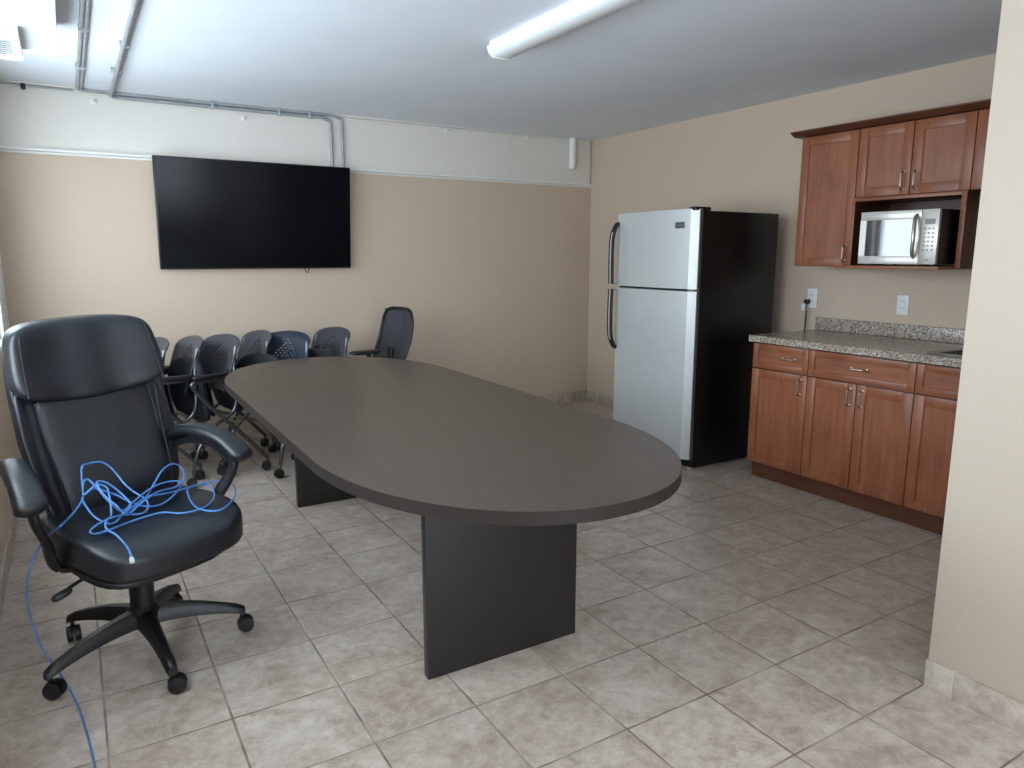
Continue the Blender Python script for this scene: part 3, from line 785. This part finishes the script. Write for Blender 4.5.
# arms: padded loops
for s_ in (-1, 1):
    C = [Vector(p) for p in ((.280, -.240, .695), (.294, -.165, .730), (.314, -.07, .738), (.334, .03, .718), (.349, .105, .674), (.352, .130, .644))]
    C = spline([Vector((s_*p.x, p.y, p.z)) for p in C], 6)
    b = B(); rings = []; n_ = len(C)
    for i, c in enumerate(C):
        t = i/(n_-1); d = (C[min(n_-1, i+1)]-C[max(0, i-1)]).normalized()
        side = Vector((1, 0, 0)); up = d.cross(side)*-1 if d.cross(side).z < 0 else d.cross(side)
        env = min(1, (t/.10)**.5 if t < .10 else 1, ((1-t)/.12)**.5 if t > .88 else 1); env = max(.25, env)
        hw = (.034+.014*t)*env; hh = (.024+.008*t)*env
        rings.append([b.bm.verts.new(c+side*hw*math.copysign(abs(math.cos(a))**.75, math.cos(a))+up*hh*math.copysign(abs(math.sin(a))**.75, math.sin(a))) for a in [2*PI*k/16 for k in range(16)]])
    for A, D in zip(rings, rings[1:]):
        for k in range(16): b.bm.faces.new((A[k], A[(k+1) % 16], D[(k+1) % 16], D[k]))
    b.bm.faces.new(rings[0][::-1]); b.bm.faces.new(rings[-1])
    pad = b.finish('armrest_pad', 'leather', oc, ang=60)
    # frame under the pad, down to the seat
    F = [(.276, -.245, .655), (.294, -.165, .692), (.314, -.07, .701), (.328, .02, .684), (.338, .080, .642), (.326, .072, .585), (.292, .040, .510), (.276, .015, .450), (.255, .01, .412), (.18, .01, .400)]
    Q = spline([Vector((s_*x, y, z)) for x, y, z in F], 5); b = B(); rings = []
    for i, c in enumerate(Q):
        d = (Q[min(len(Q)-1, i+1)]-Q[max(0, i-1)]).normalized(); A1 = Vector((s_, 0, 0)); A1 = (A1-d*A1.dot(d)).normalized() if abs(d.x) < .9 else Vector((0, 0, 1))
        A2 = d.cross(A1).normalized(); t = i/(len(Q)-1); w1 = .012; w2 = .016+.008*min(1, max(0, (t-.3)*3))
        rings.append([b.bm.verts.new(c+A1*w1*u+A2*w2*v) for u, v in ((-1, -.7), (-.5, -1), (.5, -1), (1, -.7), (1, .7), (.5, 1), (-.5, 1), (-1, .7))])
    for A, D in zip(rings, rings[1:]):
        for k in range(8): b.bm.faces.new((A[k], A[(k+1) % 8], D[(k+1) % 8], D[k]))
    b.bm.faces.new(rings[0][::-1]); b.bm.faces.new(rings[-1])
    b.finish('arm_support', 'black', oc, ang=50)

# ------------------------------------------------------------------ cable
CABLE = [(-0.059,2.070,0.004),(-0.066,2.158,0.004),(-0.080,2.304,0.004),(-0.103,2.467,0.010),(-0.143,2.597,0.050),(-0.185,2.627,0.140),(-0.205,2.635,0.240),(-0.207,2.627,0.330),(-0.190,2.621,0.420),(-0.151,2.636,0.490),(-0.093,2.496,0.581),(-0.076,2.612,0.561),(-0.048,2.679,0.572),(-0.027,2.699,0.601),(-0.026,2.721,0.633),(-0.022,2.745,0.691),(-0.004,2.775,0.694),(0.033,2.802,0.689),(0.059,2.802,0.670),(0.082,2.790,0.636),(0.101,2.766,0.606),(0.126,2.744,0.580),(0.151,2.711,0.565),(0.162,2.683,0.548),(0.153,2.658,0.534),(0.131,2.637,0.532),(0.098,2.623,0.541),(0.053,2.559,0.562),(0.015,2.521,0.563),(-0.012,2.477,0.562),(-0.015,2.464,0.555),(0.002,2.472,0.546),(0.043,2.501,0.543),(0.099,2.580,0.530),(0.151,2.602,0.532),(0.203,2.619,0.530),(0.251,2.580,0.530),(0.304,2.584,0.530),(0.346,2.620,0.530),(0.376,2.694,0.530),(0.388,2.785,0.530),(0.372,2.872,0.530),(0.337,2.858,0.536),(0.304,2.800,0.544),(0.299,2.741,0.530),(0.304,2.623,0.530),(0.336,2.556,0.530),(0.376,2.546,0.530),(0.423,2.618,0.530),(0.455,2.719,0.530),(0.463,2.817,0.530),(0.439,2.872,0.530),(0.386,2.880,0.534),(0.336,2.847,0.540),(0.279,2.800,0.545),(0.218,2.741,0.558),(0.163,2.717,0.565),(0.130,2.670,0.561),(0.105,2.637,0.556),(0.093,2.620,0.548),(0.132,2.703,0.544),(0.165,2.750,0.558),(0.196,2.796,0.588),(0.227,2.843,0.616),(0.263,2.880,0.626),(0.293,2.904,0.608),(0.304,2.887,0.581),(0.287,2.836,0.554),(0.249,2.754,0.542),(0.206,2.703,0.534),(0.169,2.676,0.540),(0.130,2.669,0.555),(0.093,2.686,0.576),(0.068,2.697,0.594),(0.036,2.705,0.611),(0.005,2.702,0.626),(-0.018,2.681,0.617),(-0.026,2.689,0.617),(-0.021,2.702,0.651),(-0.008,2.718,0.655),(0.016,2.696,0.627),(0.043,2.664,0.586),(0.077,2.625,0.556),(0.098,2.623,0.543),(0.148,2.666,0.566),(0.200,2.733,0.571),(0.261,2.792,0.561),(0.284,2.824,0.569),(0.253,2.821,0.577),(0.207,2.790,0.581),(0.161,2.748,0.573),(0.120,2.676,0.568),(0.083,2.627,0.557),(0.063,2.629,0.580),(0.039,2.663,0.600),(0.017,2.707,0.636),(0.023,2.721,0.643),(0.050,2.722,0.630),(0.085,2.704,0.593),(0.107,2.648,0.566),(0.081,2.604,0.552),(0.046,2.556,0.542),(0.006,2.561,0.565),(-0.017,2.616,0.586),(-0.029,2.677,0.605),(-0.006,2.697,0.624),(0.017,2.707,0.636),(0.043,2.708,0.622),(0.048,2.666,0.604),(0.049,2.623,0.578),(0.045,2.578,0.558),(0.030,2.528,0.561),(0.028,2.494,0.548),(0.051,2.449,0.540),(0.071,2.380,0.530),(0.079,2.310,0.530),(0.080,2.247,0.530)]
cbl = thing('ethernet_cable', (CABLE[0][0], CABLE[0][1], 0), 'tangled light blue network cable heaped on the office chair seat, trailing onto the floor', 'cable')
B().tube(CABLE, .0032, 8, smooth=5).finish('cord', 'cable', cbl, world=True)
e = Vector(CABLE[-1]); e2 = Vector(CABLE[-2]); d = (e-e2).normalized()
Rm = d.to_track_quat('Z', 'Y').to_matrix()
B().obox(e+d*.012, (.0062, .0050, .012), Rm, .001).obox(e+d*.002, (.0045, .004, .008), Rm, .001).obox(e+d*.012+Rm @ Vector((0, .0065, 0)), (.003, .0008, .010), Rm).finish('plug', 'plug', cbl, world=True)

# ------------------------------------------------------------------ nesting chairs (local +Y = facing)
def nesting_chair():
    t = thing('nesting_chair', (0, 0, 0), 'x', 'chair', 'nesting chairs along the back wall')
    # perforated curved back, with real holes in a diamond pattern
    b = B(); nu, nv = 46, 40; z0, z1 = .54, .885; grid = {}
    def W(v): return .192+.022*math.sin(v*PI*.55)-.055*max(0, (v-.86)/.14)**2.2-.02*max(0, (.15-v)/.15)**2
    for j in range(nv+1):
        v = j/nv; z = z0+(z1-z0)*v
        for i in range(nu+1):
            u = 2*i/nu-1
            y = -.105-.085*v**1.3+.045*u*u*(1-.35*v)-.035*max(0, (v-.8)/.2)**2
            grid[i, j] = b.bm.verts.new((u*W(v), y, z-.018*u*u*v))
    for j in range(nv):
        for i in range(nu):
            u = (i+.5)/nu*2-1; v = (j+.5)/nv
            hole = False
            if abs(u) < .62 and .2 < v < .88:
                ii, jj = i % 4, j % 4
                hole = (ii in (1, 2) and jj == 1) or (ii in (3, 0) and jj == 3)
                if abs(u)/.62+abs(v-.54)/.36 > 1: hole = False
            if not hole: b.bm.faces.new((grid[i, j], grid[i+1, j], grid[i+1, j+1], grid[i, j+1]))
    o = b.finish('backrest', 'backplastic', t)
    sd = o.modifiers.new('thick', 'SOLIDIFY'); sd.thickness = .008; sd.offset = 0
    # folded up seat
    def sf(v):
        q = v.z/.205
        return Vector((v.x*(1-.10*max(0, q)**2), v.y+.030*(v.x/.215)**2-.02*max(0, q)**3, v.z))
    s_ = B().quadric((.215, .026, .200), sf, 4, 12).finish('seat', 'seatfabric', t)
    s_.location = (0, .055, .560); s_.rotation_euler = (math.radians(-6), 0, 0)
    B().box(-.16, .16, -.022, -.008, -.17, .10, .006).finish('seat_underside', 'black', s_).location = (0, -.018, 0)
    for k in (-1, 1):
        x = k*.245
        # back post that sweeps down and forward to the front caster
        P = [(k*.188, -.150, .830), (k*.198, -.128, .74), (k*.218, -.110, .62), (x, -.100, .50), (x, -.06, .415), (x, .06, .355), (x, .175, .22), (x, .215, .085)]
        B().tube(P, .0115, 10, smooth=5).finish('back_post', 'chairtube', t)
        # arm loop: from the post forward, round, and back down to the rear caster
        P = fillet([(x-k*.03, -.125, .650), (x, .0, .648), (x, .205, .640), (x+k*.004, .06, .46), (x+k*.012, -.12, .27), (x+k*.016, -.285, .085)], .055, 6)
        B().tube(P, .0125, 10).finish('arm_frame', 'chairtube', t)
        B().quadric((.024, .140, .013), lambda v: Vector((v.x, v.y, v.z)), 4, 8, (x, .035, .668)).finish('armrest_pad', 'black', t)
        caster(t, x, .215, .030, .4*k, top=.088, tw=.018, stem='chairtube')
        caster(t, x+k*.016, -.285, .030, .7*k, top=.088, tw=.018, stem='chairtube')
    B().tube([(-.245, -.055, .413), (.245, -.055, .413)], .011, 10).finish('crossbar', 'chrome', t)
    B().tube([(-.245, .10, .322), (.245, .10, .322)], .009, 10).finish('crossbar', 'chrome', t)
    return t
nc = nesting_chair()
# (x, y, facing angle in degrees, label)
row = [(.255, 4.93, 196, 'dark grey nesting chair farthest left along the back wall, mostly behind the office chair'),
       (.455, 4.93, 190, 'dark grey nesting chair with a narrow looking back, just right of the leather office chair'),
       (.655, 4.90, 200, 'dark grey nesting chair with its perforated back nearest the tabletop left end'),
       (.905, 5.07, 191, 'dark grey nesting chair whose narrow back is partly behind the widest looking back'),
       (1.085, 4.85, 213, 'dark grey nesting chair with the widest looking perforated back, middle of the table end'),
       (1.42, 5.00, 196, 'dark grey nesting chair nearest to the mesh task chair')]
for i, (x, y, a, lab) in enumerate(row):
    o = nc if i == 0 else copy_tree(nc)
    o.location = (x, y, 0); o.rotation_euler = (0, 0, math.radians(a)-PI/2); o['label'] = lab

# ------------------------------------------------------------------ mesh task chair
mc = thing('task_chair', (1.735, 4.97, 0), 'black task chair with a tall mesh back, rightmost chair along the back wall', 'chair', rz=math.radians(190)-PI/2)
for i in range(5):
    a = 2*PI*i/5+.3; dx, dy = math.cos(a), math.sin(a)
    b = B().tube([(.02*dx, .02*dy, .115), (.16*dx, .16*dy, .105), (.30*dx, .30*dy, .080)], [.024, .020, .014], 8); b.finish('base_leg', 'black', mc)
    caster(mc, .295*dx, .295*dy, .027, a+.6)
B().lathe([(.045, .09), (.045, .14), (.028, .15), (.028, .40)], (0, 0, 0), 20).finish('gas_lift', 'black', mc)
B().quadric((.245, .24, .040), lambda v: Vector((v.x, v.y, v.z-.05*max(0, v.y/.24)**3)), 4, 12, (0, .02, .455)).finish('seat', 'seatfabric', mc)
B().box(-.08, .08, -.12, .10, .36, .42, .01).finish('tilt_mechanism', 'black', mc)
def mb(u, v):       # u -1..1, v 0..1
    z = .57+.435*v; w = .185+.018*math.sin(v*PI)+.012*(1-v)
    return Vector((u*w, -.255-.11*v+.055*math.sin(v*PI*1.0)*0-.045*math.sin((v-.15)*PI*1.1)*.6+.030*u*u, z))
loop = []
for k in range(56):
    t = 2*PI*k/56; c, s2 = math.cos(t), math.sin(t)
    u = math.copysign(abs(c)**.38, c); v = .5+.5*math.copysign(abs(s2)**.38, s2); loop.append(mb(u, v))
B().tube(loop, .0135, 8, closed=True).finish('back_frame', 'black', mc)
b = B(); gr = [[b.bm.verts.new(mb((-1+2*i/16)*.97, .015+.97*j/16)) for i in range(17)] for j in range(17)]
for j in range(16):
    for i in range(16): b.bm.faces.new((gr[j][i], gr[j][i+1], gr[j+1][i+1], gr[j+1][i]))
o = b.finish('back_mesh', 'mesh', mc); sd = o.modifiers.new('thick', 'SOLIDIFY'); sd.thickness = .003
B().tube([(0, -.08, .40), (0, -.20, .40), (0, -.255, .47), (0, -.262, .62), (0, -.27, .72)], .020, 8, smooth=5).finish('back_stem', 'black', mc)
for k in (-1, 1):
    B().quadric((.042, .115, .014), lambda v: Vector((v.x, v.y, v.z)), 3.5, 8, (k*.265, .10, .742)).finish('armrest_pad', 'black', mc)
    B().tube([(k*.265, .08, .735), (k*.268, .0, .56), (k*.262, -.01, .43), (k*.15, -.01, .405), (k*.06, 0, .40)], .017, 8, smooth=5).finish('arm_support', 'black', mc)

# ------------------------------------------------------------------ light
W = bpy.data.worlds.new('World'); S.world = W; W.use_nodes = True
bg = W.node_tree.nodes['Background']; bg.inputs[0].default_value = (.84, .92, 1.0, 1); bg.inputs[1].default_value = SKY
def portal(name, loc, rot, sx, sy):
    l = bpy.data.lights.new(name, 'AREA'); l.shape = 'RECTANGLE'; l.size = sx; l.size_y = sy; l.cycles.is_portal = True
    o = bpy.data.objects.new(name, l); COL.objects.link(o); o.location = loc; o.rotation_euler = rot
for y0, y1, z0, z1 in wins: portal('window_portal', (XL-.14, (y0+y1)/2, (z0+z1)/2), (0, -PI/2, 0), z1-z0, y1-y0)
portal('window_portal', ((fw[0]+fw[1])/2, YF-.14, (fw[2]+fw[3])/2), (PI/2, 0, 0), fw[1]-fw[0], fw[3]-fw[2])

# ------------------------------------------------------------------ camera
cam = bpy.data.cameras.new('camera'); co = bpy.data.objects.new('camera', cam); COL.objects.link(co)
cam.sensor_fit = 'HORIZONTAL'; cam.sensor_width = 36; cam.lens = 718.68/1024*36; cam.clip_start = .02; cam.clip_end = 100
pi_, ya, ro = .17696849, .54767972, .00074390
F = Vector((math.sin(ya)*math.cos(pi_), math.cos(ya)*math.cos(pi_), -math.sin(pi_)))
R = Vector((math.cos(ya), -math.sin(ya), 0)); U = R.cross(F)
R2 = R*math.cos(ro)+U*math.sin(ro); U2 = -R*math.sin(ro)+U*math.cos(ro)
Mx = Matrix((R2, U2, -F)).transposed().to_4x4(); Mx.translation = Vector((0, 0, 1.3958)); co.matrix_world = Mx
S.camera = co
vs = S.view_settings; S.display_settings.display_device = 'sRGB'
vs.view_transform = 'Standard'; vs.look = 'None'; vs.gamma = 1; vs.exposure = EXPO; vs.use_curve_mapping = False
S.cycles.max_bounces = 12; S.cycles.diffuse_bounces = 6; S.cycles.transparent_max_bounces = 8
